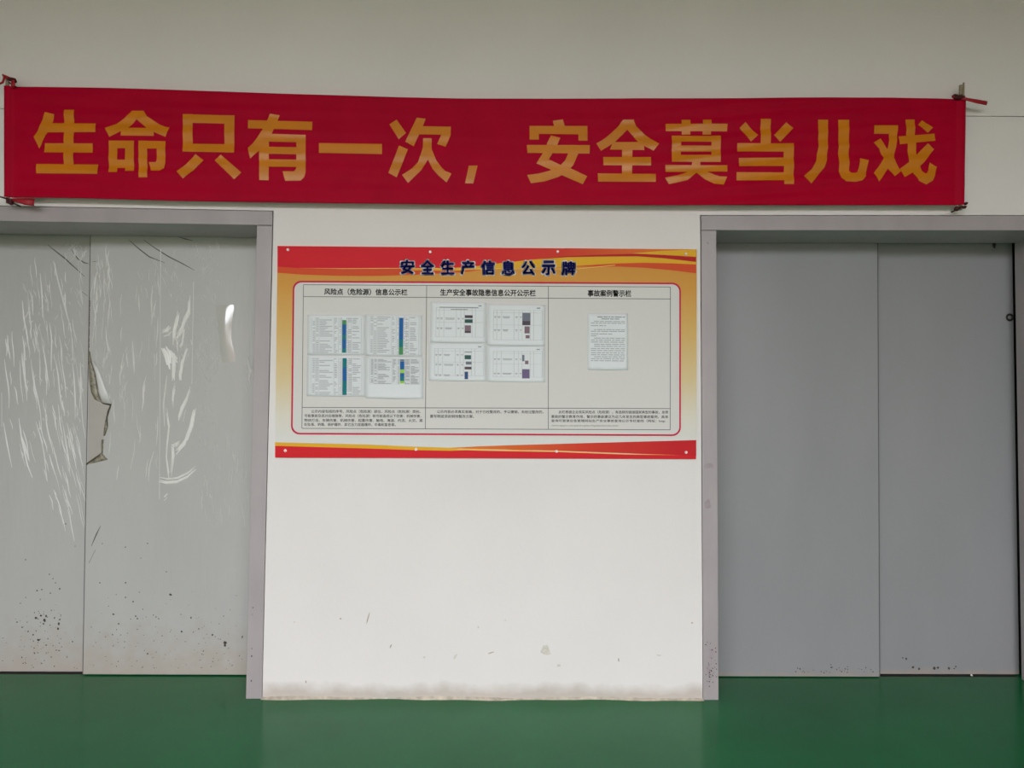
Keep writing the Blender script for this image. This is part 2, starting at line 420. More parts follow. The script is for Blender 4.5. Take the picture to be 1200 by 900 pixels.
for D, par, a, b in ((D1, pn, sLt, sLb), (D2, qn, sRt, sRb)):
    sg = -1 if D is D1 else 1
    MB().prism([(atz(a, b, 0.006) + sg * 0.0006, 0.006), (atz(a, b, 0.006) + sg * 0.0046, 0.006), (atz(a, b, TOPZ) + sg * 0.0046, TOPZ), (atz(a, b, TOPZ) + sg * 0.0006, TOPZ)], NEAR + 0.002, NEAR + 0.028).build('seam_shade_strip', MAT['seam_shade'], par)  # added dark strip draws the shadow line between the two panels
# ring lock and catch on the right door
c = W(1183, 372, FAR)
mb = MB(); R1, R2, N1, N2 = 0.0165, 0.0055, 28, 10
mb.add([(c.x + (R1 + R2 * math.cos(b)) * math.cos(a), c.y - 0.002 - R2 * math.sin(b) * 0.8, c.z + (R1 + R2 * math.cos(b)) * math.sin(a))
        for a in [i * 2 * math.pi / N1 for i in range(N1)] for b in [j * 2 * math.pi / N2 for j in range(N2)]],
       [(i * N2 + j, ((i + 1) % N1) * N2 + j, ((i + 1) % N1) * N2 + (j + 1) % N2, i * N2 + (j + 1) % N2) for i in range(N1) for j in range(N2)])
ring = mb.build('lock_ring', MAT['rubber'], qf, True)
screw_head(c + Vector((0, 0, 0)), 0.012, ring, MAT['screw'], 'lock_core', 0.004)
c = W(1163.5, 288, FAR)
mb = MB().tube([(c.x, c.y - 0.012, c.z + 0.02), (c.x, c.y - 0.012, c.z - 0.004)], 0.007, 10, [1, 1]).tube([(c.x, c.y - 0.012, c.z - 0.002), (c.x, c.y - 0.012, c.z - 0.016)], 0.0045, 10)
mb.build('catch_bolt', MAT['rubber'], qf)
c = W(1163.5, 292, FAR); screw_head(c, 0.008, qf, MAT['door'], 'screw', 0.003)

# ------------------------------------------------------------------ wrinkled film on the left door
def on_near(px, py): return W(px, py, NEAR - 0.0004)
def on_far(px, py): return W(px, py, FAR - 0.0004)
def ridge(mb, pts, w, h, fn):
    """a raised crease: spindle with triangular section along pixel points, w half width in px"""
    n = len(pts); vs = []
    for i, (x, y) in enumerate(pts):
        a, b = pts[max(i - 1, 0)], pts[min(i + 1, n - 1)]
        dx, dy = b[0] - a[0], b[1] - a[1]; L = math.hypot(dx, dy) or 1
        k = w * math.sin(math.pi * (0.06 + 0.88 * i / (n - 1))) ** 0.7
        nx, ny = -dy / L * k, dx / L * k
        p, q, r = fn(x + nx, y + ny), fn(x, y), fn(x - nx, y - ny)
        vs += [p, q + Vector((0, -h * k / w, 0)), r]
    mb.add(vs, [(i * 3 + j, i * 3 + j + 1, i * 3 + j + 4, i * 3 + j + 3) for i in range(n - 1) for j in range(2)])
def streak(mb, x, y, L, slope, w, h, fn, bend=0.0):
    n = max(4, int(L / 5)); pts = []
    ph = random.uniform(0, 6)
    for i in range(n + 1):
        t = i / n
        pts.append((x + slope * L * t + bend * L * math.sin(t * 3.14) + 0.5 * math.sin(ph + t * 7), y + L * t))
    ridge(mb, pts, w, h, fn)
def field(mb, fn, count, box, slope, lens, ws, keep=lambda x, y: True):
    k = 0
    while k < count:
        x, y = random.uniform(box[0], box[2]), random.uniform(box[1], box[3])
        if not keep(x, y): continue
        s = slope(x, y) + random.uniform(-0.06, 0.06)
        L = random.uniform(*lens)
        streak(mb, x, y, L, s, random.uniform(*ws), 0.0016, fn, random.uniform(-0.03, 0.03)); k += 1

far_w = MB()
field(far_w, on_far, 48, (4, 378, 96, 520), lambda x, y: 0.04 + 0.0012 * (y - 370), (16, 60), (0.4, 0.95), lambda x, y: y < 470 + x * 0.9)
field(far_w, on_far, 48, (30, 300, 98, 400), lambda x, y: 0.08 + 0.0009 * (y - 300), (8, 34), (0.35, 0.75), lambda x, y: x > 30 or y > 330)
field(far_w, on_far, 46, (10, 490, 94, 610), lambda x, y: 0.26, (10, 42), (0.35, 0.85), lambda x, y: x > 6 + (y - 500) * 0.62)
field(far_w, on_far, 70, (26, 330, 98, 520), lambda x, y: random.uniform(-0.5, 0.6), (3, 10), (0.3, 0.6))
field(far_w, on_far, 26, (76, 283, 104, 300), lambda x, y: random.uniform(-1.4, 1.2), (4, 12), (0.3, 0.6))
for pts in ([(64, 308), (67, 325), (72, 345), (78, 368), (84, 388)], [(47, 320), (49, 345), (50, 372)], [(65, 422), (68, 440), (70, 462), (73, 480)],
            [(85, 425), (87, 448), (88, 470), (88, 492)], [(94, 425), (95, 452), (93, 480)], [(28, 372), (31, 390), (34, 410)],
            [(22, 490), (25, 515), (32, 545), (38, 560)], [(4, 495), (8, 520), (14, 548)], [(26, 352), (28, 375), (33, 398)], [(2, 460), (2, 500)]):
    ridge(far_w, pts, 1.0, 0.002, on_far)
o = far_w.build('film_wrinkles', MAT['film'], pf); o['kind'] = 'stuff'; o['label'] = 'creases in the film of the left panel, glints painted white'

near_w = MB()
field(near_w, on_near, 45, (108, 286, 132, 400), lambda x, y: random.uniform(-0.12, 0.15), (8, 40), (0.3, 0.8))
field(near_w, on_near, 38, (112, 400, 150, 470), lambda x, y: random.uniform(-0.25, 0.2), (4, 18), (0.3, 0.6), lambda x, y: x > 108 + (y - 400) * 0.3)
field(near_w, on_near, 36, (128, 320, 186, 560), lambda x, y: random.uniform(-0.18, 0.1), (12, 40), (0.3, 0.75))
field(near_w, on_near, 110, (205, 282, 258, 420), lambda x, y: random.uniform(-0.6, 0.6), (3, 10), (0.25, 0.5))
field(near_w, on_near, 60, (232, 400, 256, 520), lambda x, y: random.uniform(-0.6, 0.6), (3, 9), (0.22, 0.45))
field(near_w, on_near, 40, (232, 505, 290, 600), lambda x, y: random.uniform(-0.12, 0.12), (8, 28), (0.22, 0.45))
field(near_w, on_near, 24, (160, 300, 205, 340), lambda x, y: random.uniform(-0.2, 0.5), (6, 16), (0.25, 0.5))
field(near_w, on_near, 16, (285, 415, 296, 440), lambda x, y: 0.1, (10, 24), (0.25, 0.5))
near_w.strip([((187.9, 292), (188.9, 292)), ((186.5, 585), (187.3, 585))], lambda x, y: on_near(x, y) + Vector((0, -0.0012, 0)), 1, 0.2)
near_w.strip([((226.5, 330), (227.4, 330)), ((224.5, 450), (225.4, 450))], lambda x, y: on_near(x, y) + Vector((0, -0.0012, 0)), 1, 0.2)
folds = MB()
# bold folds, their bright reflections painted in as near-white
for pts, w in (([(209, 369), (207, 378), (204, 390), (203, 400)], 2.2), ([(222, 350), (221, 366), (216, 376), (212, 388), (207, 396)], 2.0),
               ([(190, 390), (196, 388), (199, 384)], 2.6), ([(192, 408), (196, 416), (198, 428)], 4.2), ([(203, 416), (204, 430), (204, 444)], 2.4),
               ([(198, 410), (204, 418), (206, 420)], 3.0), ([(216, 388), (214, 404), (211, 408)], 1.6), ([(219, 408), (214, 424), (211, 440), (211, 446)], 1.8),
               ([(212, 420), (210, 440)], 1.2), ([(224, 398), (225, 404)], 1.0), ([(207, 398), (208, 412)], 1.2), ([(195, 440), (194, 456), (192, 474), (193, 500)], 0.9),
               ([(205, 452), (203, 462), (202, 474)], 1.2), ([(223, 456), (219, 468), (213, 480), (209, 492)], 1.1), ([(196, 480), (198, 500), (196, 520), (195, 536), (198, 556)], 1.3),
               ([(202, 524), (203, 538), (201, 558)], 1.5), ([(228, 480), (224, 500), (218, 516), (208, 528)], 2.6), ([(201, 522), (207, 520), (211, 517)], 1.2),
               ([(187, 563), (196, 565), (208, 564), (220, 558), (229, 550)], 2.2), ([(192, 582), (196, 578)], 1.6), ([(246, 579), (247, 583)], 0.8),
               ([(290, 420), (293, 434), (291, 446)], 0.9), ([(200, 344), (201, 348)], 1.0), ([(217, 480), (215, 494)], 0.8), ([(162, 345), (163, 358), (164, 366)], 0.7),
               ([(155, 400), (157, 424), (157, 438)], 0.9), ([(168, 452), (168, 470), (166, 482)], 0.9), ([(181, 415), (181, 446)], 0.7), ([(145, 414), (141, 440), (141, 452)], 0.7)):
    for k in range(1 if w < 1.1 else 4):
        dx, dy = (random.uniform(-w, w) * 0.8, random.uniform(-5, 5)) if k else (0, 0)
        ridge(folds, [(x + dx + random.uniform(-.5, .5), y + dy) for x, y in pts], w * (0.5 if w > 1.1 else 0.9), 0.0035, on_near)
o = near_w.build('film_wrinkles', MAT['film'], pn); o['kind'] = 'stuff'; o['label'] = 'creases in the film of the right panel, glints painted white'
MAT['film_fold'] = mat('film_fold_painted_glint', (0.88, 0.88, 0.84, 1), 0.3, spec=0.6)  # reflected daylight on the folds is put into this pale colour
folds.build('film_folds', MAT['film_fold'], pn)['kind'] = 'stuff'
# blister of loose film that catches the daylight
mb = MB(); rows = [((253, 358), (274, 357)), ((253.5, 364), (274, 363)), ((255.5, 380), (271.5, 380)), ((257, 398), (271, 398)), ((258, 410), (274, 410)), ((260, 425), (276, 424))]
grid = []
for i, (a, b) in enumerate(rows):
    v = math.sin(math.pi * (0.02 + 0.96 * i / (len(rows) - 1))) ** 0.5
    grid.append([on_near(lerp(a[0], b[0], j / 8), lerp(a[1], b[1], j / 8)) + Vector((0, -0.005 * v * math.sin(math.pi * j / 8), 0)) for j in range(9)])
mb.add([p for r in grid for p in r], [(i * 9 + j, i * 9 + j + 1, i * 9 + j + 10, i * 9 + j + 9) for i in range(len(rows) - 1) for j in range(8)])
MAT['film_blister'] = mat('glossy_loose_film', srgb(190, 190, 184), 0.1, spec=0.9)
mb.build('film_blister', MAT['film_blister'], pn, True)
# dark drawn creases
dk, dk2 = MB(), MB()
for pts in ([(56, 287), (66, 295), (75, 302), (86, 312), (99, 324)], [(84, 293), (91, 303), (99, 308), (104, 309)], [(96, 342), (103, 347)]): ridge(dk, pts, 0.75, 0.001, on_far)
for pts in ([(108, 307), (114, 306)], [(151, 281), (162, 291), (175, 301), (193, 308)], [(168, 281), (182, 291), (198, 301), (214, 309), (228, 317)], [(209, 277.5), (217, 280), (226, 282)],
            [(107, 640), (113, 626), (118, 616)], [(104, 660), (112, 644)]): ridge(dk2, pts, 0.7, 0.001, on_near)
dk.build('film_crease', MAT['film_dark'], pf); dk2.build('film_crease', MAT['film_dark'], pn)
# torn corner: bare steel, curled shards of dusty film
MAT['bare'] = mat('bare_door_steel', srgb(178, 174, 167), 0.5, 0.03, 10)
decal([(104.6, 432), (106.5, 455), (110, 466), (118, 473), (130, 475), (126.5, 484), (123.5, 498), (121.5, 515), (119.5, 531), (103, 543)], MAT['bare'], pn, 'bare_patch', NEAR, 0.0003)
def shard(pairs, m, lift=0.006):
    mb = MB(); g = []
    for i, (a, b) in enumerate(pairs):
        g.append([on_near(lerp(a[0], b[0], j / 5), lerp(a[1], b[1], j / 5)) + Vector((0, -lift * math.sin(math.pi * j / 5) - 0.0008, 0)) for j in range(6)])
    mb.add([p for r in g for p in r], [(i * 6 + j, i * 6 + j + 1, i * 6 + j + 7, i * 6 + j + 6) for i in range(len(g) - 1) for j in range(5)])
    return solidify(mb.build('torn_film', m, pn, True), 0.0006)
shard([((104.2, 412), (105.5, 412)), ((104.3, 425), (107.5, 424)), ((104.5, 436), (111.5, 436)), ((105, 448), (113.5, 448)), ((107, 460), (115, 458)), ((111, 468), (118, 469)), ((117, 471), (122, 473))], MAT['film_torn'])
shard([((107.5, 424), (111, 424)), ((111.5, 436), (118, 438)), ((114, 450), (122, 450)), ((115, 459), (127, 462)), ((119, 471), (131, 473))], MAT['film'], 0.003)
shard([((111, 466), (112.5, 465)), ((119, 472), (121, 473.5)), ((131, 473.5), (130.5, 475.5))], MAT['film_edge'], 0.003)
shard([((129, 475), (130.5, 475)), ((126, 482), (128, 483)), ((124.5, 489), (126.2, 489)), ((123, 498), (126.5, 500)), ((121.2, 510), (123, 511))], MAT['film_edge'], 0.003)
shard([((123.5, 492), (125.5, 492)), ((122, 502), (126.5, 501)), ((121, 510), (123, 511))], MAT['film_torn'], 0.004)
shard([((119, 515), (121.5, 515)), ((118.5, 524), (121, 524)), ((119, 531), (120.5, 531))], MAT['film_torn'], 0.002)
shard([((119, 531), (119.6, 531)), ((112, 537), (124, 536)), ((106, 541), (126.5, 538.5)), ((101.5, 544), (110, 542.5))], MAT['film_torn'], 0.004)
shard([((119, 530.5), (120, 531)), ((111, 536), (112, 537.5)), ((101.5, 543), (102, 545)),], MAT['film_edge'], 0.003)
mbx = MB()
for k in range(34):
    y = 350 + k * 2.3 + random.uniform(-.6, .6); x = 106.0 - (y - 277) * 9 / 513
    mbx.prism([xz(a, b, NEAR) for a, b in blob(x + 0.4, y, 0.8, 0.9, n=6)], NEAR - 0.0012, NEAR)
o = mbx.build('seam_grime', MAT['film_edge'], pn); o['kind'] = 'stuff'

# mud specks thrown up on the lower doors
def specks(fn_y, pts, parent, rnd=0.3):
    mb = MB()
    for x, y, r in pts:
        mb.prism([xz(a, b, fn_y) for a, b in blob(x, y, r, r * random.uniform(.7, 1.3), n=6)], fn_y - 0.0008, fn_y)
    o = mb.build('mud_specks', MAT['dirt'], parent); o['kind'] = 'stuff'; return o
P = [(42, 724, 1.5), (48, 721.5, 1.2), (52, 727, 1.6), (54, 722, 1.0), (55.5, 723, .8), (51, 731, 1), (43.5, 692, .9), (49, 691, .8), (58, 673, .9), (65, 683, .8), (70, 690, 1), (59, 695, .7),
     (69, 731, 1.2), (70, 726, .9), (68, 737, 1.3), (45, 750, 1.6), (47, 749, .8), (54, 756, 1.0), (26, 735, 1), (20, 729, .8), (24, 707, .8), (30, 656, .7), (62, 678, .7), (64, 724, .8), (39, 744, .8), (85, 752, .8), (33, 740, .7),
     (77, 614, .7), (88, 640, .6), (66, 762, .8), (40, 765, .6), (60, 770, .7), (52, 774, .6)]
P += [(random.gauss(50, 22), random.triangular(690, 785, 775), random.uniform(.25, .7)) for _ in range(90)]
specks(FAR, [p for p in P if 1 < p[0] < 94 and p[1] < 785], pf)
Q = [(200, 697, 1.5), (159, 722, 1.3), (161, 725, 1.2), (133, 720, 1.2), (139, 731, 1), (117, 683, .9), (147, 683, .9), (147, 700, .8), (156, 705, .8), (120, 637, .8), (147, 641, .7), (173, 637, .9), (165, 654, .7), (195, 670, .7),
     (224, 724, .8), (213, 740, 1), (249, 744, 1.1), (264, 753, 1.8), (263.5, 756, 1.5), (284, 746, 1.1), (212, 720, .7), (233, 737, .7), (132, 744, .8), (173, 766, .9), (146, 752, .7), (186, 725, .7), (190, 745, .7), (262, 722, .6)]
Q += [(random.uniform(105, 284), random.triangular(690, 786, 778), random.uniform(.25, .6)) for _ in range(130)]
specks(NEAR, Q, pn)
Q2 = [(random.uniform(850, 1028), random.triangular(778, 789.5, 788), random.uniform(.3, .8)) for _ in range(60)]
specks(NEAR, [q for q in Q2 if q[0] > 920], qn)
specks(FAR, [(1058, 771, 1.0), (1062, 772, 1.2), (1070, 782, 1.6), (1077, 783.5, 1.4), (1095, 783, 1.5), (1099, 782.5, 1.2), (1112, 783, 1.2), (1118, 783.5, 1), (1120, 781, .8)], qf)
specks(FRONT, [(random.uniform(827, 840), random.triangular(745, 806, 795), random.uniform(.3, .8)) for _ in range(40)], D2)
specks(FRONT, [(300 - (y - 520) * .02, y, r) for y, r in ((712, .8), (769, 1.0), (798, .9), (720, .5), (760, .5))], D1)

# ------------------------------------------------------------------ red banner
BY = -0.065
TOPC = [(5, 101.6), (60, 102.3), (130, 103.6), (200, 105.8), (267, 108), (330, 110.2), (400, 112.2), (470, 114.4), (540, 115.9), (650, 116.2), (800, 115.8), (933, 114.8), (1040, 115.2), (1132, 116.4)]
BOTC = [(5, 231.5), (40, 231.6), (80, 232.2), (140, 233.6), (200, 235.2), (300, 236.8), (400, 238.2), (500, 239.3), (580, 240), (800, 240.6), (1000, 240.4), (1132, 240.6)]
def rip(x, z):
    """small folds of the hanging cloth, metres towards the viewer"""
    r = 0.0013 * math.sin(z * 62 + 1.3 * math.sin(x * 1.7)) + 0.0006 * math.sin(z * 117 + x * 2.1)
    r *= 0.3 + 0.7 * min(1, abs(x) / 1.6)
    g = 1 / (1 + math.exp(-(x - 0.75) * 5))      # stronger slanting folds towards the right end
    r += g * (0.0032 * math.sin(z * 78 - x * 5.5 + 0.9 * math.sin(x * 3.1)) + 0.0006 * math.sin(z * 150 - x * 22))
    h = 1 / (1 + math.exp((x + 1.5) * 4))
    r += h * 0.002 * math.sin(z * 90 + x * 5)
    r += 0.012 * math.exp(-((z - ZTOP(x)) / 0.05) ** 2) * 0.35
    return -r
_zt = [(W(px, py, BY).x, W(px, py, BY).z) for px, py in TOPC]
def ZTOP(x): return curve(_zt, x)
def on_banner(px, py, off=0.0):
    p = W(px, py, BY)
    s = 0.0
    xl = W(9.5, py, BY).x; xr = W(lerp(1127.0, 1125.6, (py - 116) / 125), py, BY).x
    for xc in (xl, xr):
        d = abs(p.x - xc) / 0.017
        if d < 1: s = 0.014 * math.sqrt(1 - d * d)
    fade = min(1.0, max(0.0, min(p.x - xl, xr - p.x) - 0.016) / 0.12)
    p.y += rip(p.x, p.z) * fade - s - off
    return p
banner = empty('banner'); tag(banner, 'long red cloth banner with orange Chinese slogan, tied above both lift doors', 'banner')
NX, NZ = 420, 64
vs = []
for i in range(NX + 1):
    s = i / NX
    # extra columns at both sleeves
    s = s if not (s < 0.03 or s > 0.97) else s
    for j in range(NZ + 1):
        t = j / NZ
        xl = lerp(6.0, 5.0, t); xr = lerp(1132, 1130, t)
        px = lerp(xl, xr, s)
        if i < 14: px = lerp(xl, lerp(xl, xr, 14 / NX), (i / 14) ** 1.6)
        if i > NX - 14: px = lerp(xr, lerp(xl, xr, 1 - 14 / NX), ((NX - i) / 14) ** 1.6)
        vs.append(on_banner(px, lerp(curve(TOPC, px), curve(BOTC, px), t)))
w = NZ + 1
cloth = mesh_obj('cloth', vs, [(i * w + j, i * w + j + 1, (i + 1) * w + j + 1, (i + 1) * w + j) for i in range(NX) for j in range(NZ)], MAT['cloth'], banner, True)
solidify(cloth, 0.001)

GLYPHS = [
 ('生', (30, 120), [[((210,105),(308,130)),((175,195),(285,225)),((140,280),(232,318)),((92,365),(145,488))], [((215,220),(215,316)),((740,222),(740,315))], [((410,80),(515,80)),((403,700),(505,700))], [((205,432),(200,530)),((710,435),(710,532))], [((115,650),(115,748)),((765,655),(762,757))]]),
 ('命', (115, 120), [[((360,90),(480,90)),((290,165),(408,180)),((190,228),(320,270)),((75,272),(120,365))], [((360,90),(480,90)),((408,180),(520,150)),((510,268),(640,228)),((590,315),(690,252)),((712,365),(755,268))], [((250,270),(240,350)),((590,270),(590,355))],
   [((115,405),(205,405)),((115,738),(205,738))], [((115,405),(115,485)),((380,405),(380,485))], [((288,405),(380,405)),((288,725),(380,725))], [((200,608),(200,692)),((290,608),(290,692))],
   [((428,405),(520,405)),((432,792),(522,792))], [((428,405),(428,490)),((712,410),(712,490))], [((622,410),(712,410)),((622,600),(712,640)),((618,625),(695,695)),((605,632),(650,722)),((538,632),(560,722))]]),
 ('只', (200, 120), [[((130,125),(232,125)),((130,522),(235,522))], [((130,125),(130,215)),((672,140),(672,228))], [((568,138),(675,138)),((570,532),(672,532))], [((130,435),(130,522)),((672,443),(672,532))], [((265,548),(348,612)),((170,650),(245,715)),((65,728),(132,805))], [((465,612),(530,552)),((672,812),(748,742))]]),
 ('有', (280, 120), [[((98,188),(98,276)),((775,205),(773,295))], [((330,122),(432,138)),((292,205),(390,235)),((250,290),(352,325)),((185,385),(290,420)),((150,430),(215,512)),((95,482),(120,592))], [((215,400),(318,400)),((215,820),(316,822))], [((300,333),(300,415)),((705,345),(705,425))],
   [((608,345),(705,345)),((608,680),(705,740)),((600,712),(690,790)),((578,730),(650,825)),((462,728),(490,828))], [((300,470),(300,545)),((620,475),(620,550))], [((300,600),(300,680)),((620,605),(620,683))]]),
 ('一', (365, 120), [[((80,430),(80,535)),((745,440),(745,548))]]),
 ('次', (445, 125), [[((102,188),(178,138)),((202,345),(278,280))], [((205,412),(298,452)),((92,700),(180,748))], [((392,118),(485,130)),((340,225),(443,240)),((270,370),(358,420))], [((430,208),(420,295)),((750,213),(740,300))], [((665,225),(750,215)),((650,300),(748,305)),((605,395),(695,425))],
   [((458,335),(548,335)),((455,440),(545,450)),((405,585),(508,560)),((340,655),(440,670)),((235,722),(300,805))], [((458,335),(548,335)),((460,470),(548,450)),((508,560),(595,565)),((560,660),(650,640)),((620,730),(690,680)),((705,800),(758,708))]]),
 ('，', (530, 130), [[((175,578),(268,578)),((135,765),(222,765))]]),
 ('安', (605, 130), [[((385,108),(490,92)),((405,180),(515,170))], [((140,160),(140,242)),((750,160),(750,250))], [((140,160),(238,160)),((140,305),(238,305))], [((655,160),(750,160)),((655,315),(750,315))], [((112,360),(118,445)),((775,362),(772,452))],
   [((365,260),(465,285)),((325,345),(430,365)),((285,440),(375,460)),((212,555),(342,515))], [((212,555),(342,513)),((350,615),(470,572)),((480,680),(580,610)),((700,775),(748,690))], [((550,440),(655,450)),((515,525),(600,575)),((455,585),(540,645)),((350,632),(440,700)),((240,662),(300,745)),((115,678),(155,765))]]),
 ('全', (690, 130), [[((360,95),(478,95)),((310,165),(405,200)),((225,245),(275,330)),((165,295),(215,370)),((80,345),(128,422))], [((360,95),(470,95)),((405,200),(500,165)),((515,325),(580,245)),((590,375),(650,295)),((682,420),(740,348))], [((255,330),(220,410)),((575,330),(585,415))],
   [((350,400),(460,400)),((350,680),(455,680))], [((152,488),(155,575)),((655,488),(655,578))], [((95,660),(97,748)),((705,665),(705,750))]]),
 ('莫', (770, 130), [[((88,138),(90,215)),((740,140),(738,215))], [((258,95),(350,95)),((260,250),(350,250))], [((482,93),(572,93)),((480,250),(568,250))], [((155,262),(250,262)),((155,540),(250,540))], [((572,262),(670,262)),((572,540),(670,540))], [((155,262),(155,328)),((670,265),(670,330))],
   [((240,368),(240,430)),((580,368),(580,430))], [((155,465),(155,540)),((670,465),(670,540))], [((370,530),(455,530)),((355,630),(455,630))], [((85,572),(90,645)),((740,575),(738,642))], [((350,590),(450,600)),((310,650),(412,655)),((220,680),(320,730)),((82,708),(125,775))],
   [((370,600),(450,590)),((412,655),(520,640)),((500,720),(600,675)),((600,768),(660,692)),((700,780),(738,695))]]),
 ('当', (850, 130), [[((370,88),(476,88)),((372,350),(478,350))], [((150,180),(208,122)),((268,325),(342,258))], [((640,122),(718,180)),((510,260),(578,325))], [((125,342),(125,430)),((720,342),(720,432))], [((612,342),(720,342)),((618,775),(720,775))], [((140,498),(145,585)),((640,492),(640,585))], [((118,648),(118,733)),((640,648),(640,735))]]),
 ('儿', (930, 130), [[((258,95),(362,95)),((260,370),(358,390)),((235,530),(348,520)),((190,615),(320,600)),((108,688),(182,768))], [((470,95),(585,95)),((470,430),(580,430)),((480,640),(585,630)),((500,710),(600,648)),((550,745),(625,652)),((650,750),(650,652)),((720,735),(672,645)),((758,690),(688,600)),((785,525),(695,500))]]),
 ('戏', (1010, 130), [[((127,155),(127,242)),((378,155),(360,242))], [((285,160),(378,160)),((285,300),(368,300)),((268,400),(352,420)),((220,510),(335,490)),((175,590),(275,610)),((125,655),(178,748))], [((118,338),(195,292)),((180,400),(245,380)),((225,500),(320,470)),((280,610),(350,540)),((342,692),(415,635))],
   [((385,270),(395,355)),((765,240),(770,318))], [((588,150),(635,100)),((695,230),(745,180))], [((458,92),(555,92)),((468,260),(558,260)),((485,440),(575,470)),((490,560),(610,560)),((545,670),(630,630)),((600,740),(662,660)),((680,775),(680,662)),((745,735),(702,625)),((792,590),(712,548))], [((690,345),(760,405)),((570,470),(640,555)),((490,545),(550,640)),((402,610),(445,702))]]),
]
for ch, (ox, oy), strokes in GLYPHS:
    mb = MB()
    for k, st in enumerate(strokes):
        pairs = [((ox + a[0] / 9, oy + a[1] / 9), (ox + b[0] / 9, oy + b[1] / 9)) for a, b in st]
        mb.strip(pairs, lambda x, y, k=k: on_banner(x, y, 0.0026 + k * 0.00008), 4, 0.01)
    o = mb.build('character', MAT['gold_letter'], cloth, True)
    o['label'] = 'orange character ' + ch if ch != '，' else 'orange comma'

def batten(px_t, py_t, px_b, py_b):
    a, b = W(px_t, py_t, BY + 0.002), W(px_b, py_b, BY + 0.002)
    return MB().tube([a, lerp(a, b, 0.5), b], 0.0085, 12).build('batten', MAT['wood'], banner, False)
batten(8.8, 92, 9.2, 238); batten(1126.0, 100, 1125.4, 246)
for px, py in ((9, 96.5), (11, 237), (1126, 111), (1124, 244)):
    q = W(px, py, BY - 0.01)
    MB().tube([(q.x + 0.006, -0.003, q.z), (q.x + 0.006, -0.03, q.z), (q.x + 0.006, BY - 0.008, q.z)], 0.0035, 8).build('hook', MAT['knot'], banner)
c0, c1 = W(1129.2, 97, -0.055), W(1129.2, 113, -0.055)
MB().tube([c0, c1], 0.0045, 8).build('nail', MAT['wood'], banner)
def ribbon(pairs, Y, m='ribbon', name='tie_ribbon'):
    Y -= 0.025
    mb = MB(); g = []
    n = len(pairs)
    for i, (a, b) in enumerate(pairs):
        yy = Y - 0.006 * math.sin(i / max(1, n - 1) * 3.1)
        g.append([W(lerp(a[0], b[0], j / 3), lerp(a[1], b[1], j / 3), yy) + Vector((0, -0.003 * math.sin(j / 3 * 3.14), 0)) for j in range(4)])
    mb.add([p for r in g for p in r], [(i * 4 + j, i * 4 + j + 1, i * 4 + j + 5, i * 4 + j + 4) for i in range(n - 1) for j in range(3)])
    return solidify(mb.build(name, MAT[m], banner, True), 0.0012)
def knot(px, py, rx, ry, Y, m='knot'):
    Y -= 0.025
    c = W(px, py, Y); s = (W(px + 1, py, Y) - c).length
    mb = MB(); N, K = 10, 7; vs = []
    for i in range(K + 1):
        th = math.pi * i / K
        for j in range(N):
            a = 2 * math.pi * j / N; q = 1 + 0.22 * math.sin(3 * a + i * 1.3)
            vs.append((c.x + rx * s * math.sin(th) * math.cos(a) * q, c.y + 0.012 * math.sin(th) * math.sin(a) * q, c.z + ry * s * math.cos(th)))
    mb.add(vs, [(i * N + j, i * N + (j + 1) % N, (i + 1) * N + (j + 1) % N, (i + 1) * N + j) for i in range(K) for j in range(N)])
    return mb.build('knot', MAT[m], banner, True)
# upper left bow
knot(13, 93, 4.5, 2.2, -0.055); knot(17, 94.5, 2.0, 3.0, -0.04)
ribbon([((2.5, 86.5), (3.5, 90)), ((7, 88.3), (7, 92)), ((12, 90.5), (12, 93.5)), ((17, 93), (16, 97))], -0.055)
ribbon([((4.0, 89.5), (7, 89.5)), ((3.2, 93), (5.8, 94)), ((2.0, 96), (4.5, 97.5)), ((-3, 97), (-2, 100))], -0.055)
ribbon([((13, 94), (17, 94)), ((13, 98), (18, 98)), ((12.5, 103), (17.5, 103))], -0.056)
# upper right tie
knot(1124, 114.2, 7, 2.6, -0.056); knot(1119, 112.5, 3.0, 2.2, -0.056)
ribbon([((1126, 113), (1126, 117)), ((1134, 114.8), (1133.5, 118.2)), ((1145, 116.5), (1144, 121)), ((1157, 118.6), (1156, 123.4))], -0.058)
ribbon([((1115, 112.5), (1117, 115)), ((1119, 110), (1121, 114)), ((1125, 113), (1125, 117))], -0.056)
# lower left tie
knot(12, 236, 4.0, 3.6, -0.05); knot(13, 238, 2.4, 2.6, -0.05)
ribbon([((14, 232.8), (15, 236)), ((22, 232.6), (21, 237.5)), ((30, 232.4), (29, 240.2)), ((41, 233.2), (40, 241.4))], -0.058)
ribbon([((-6, 228.6), (-6, 230.2)), ((2, 230.3), (2, 231.9)), ((10, 232.4), (10, 234.6))], -0.05, 'knot')
# lower right tie
knot(1131.8, 238.5, 1.8, 1.8, -0.05); knot(1130, 242.8, 2.2, 1.8, -0.05); knot(1121, 244.5, 2.8, 3.0, -0.05)
ribbon([((1120, 243), (1121, 246)), ((1126, 241), (1126.5, 243.4)), ((1131, 241.5), (1132, 244))], -0.054, 'knot')

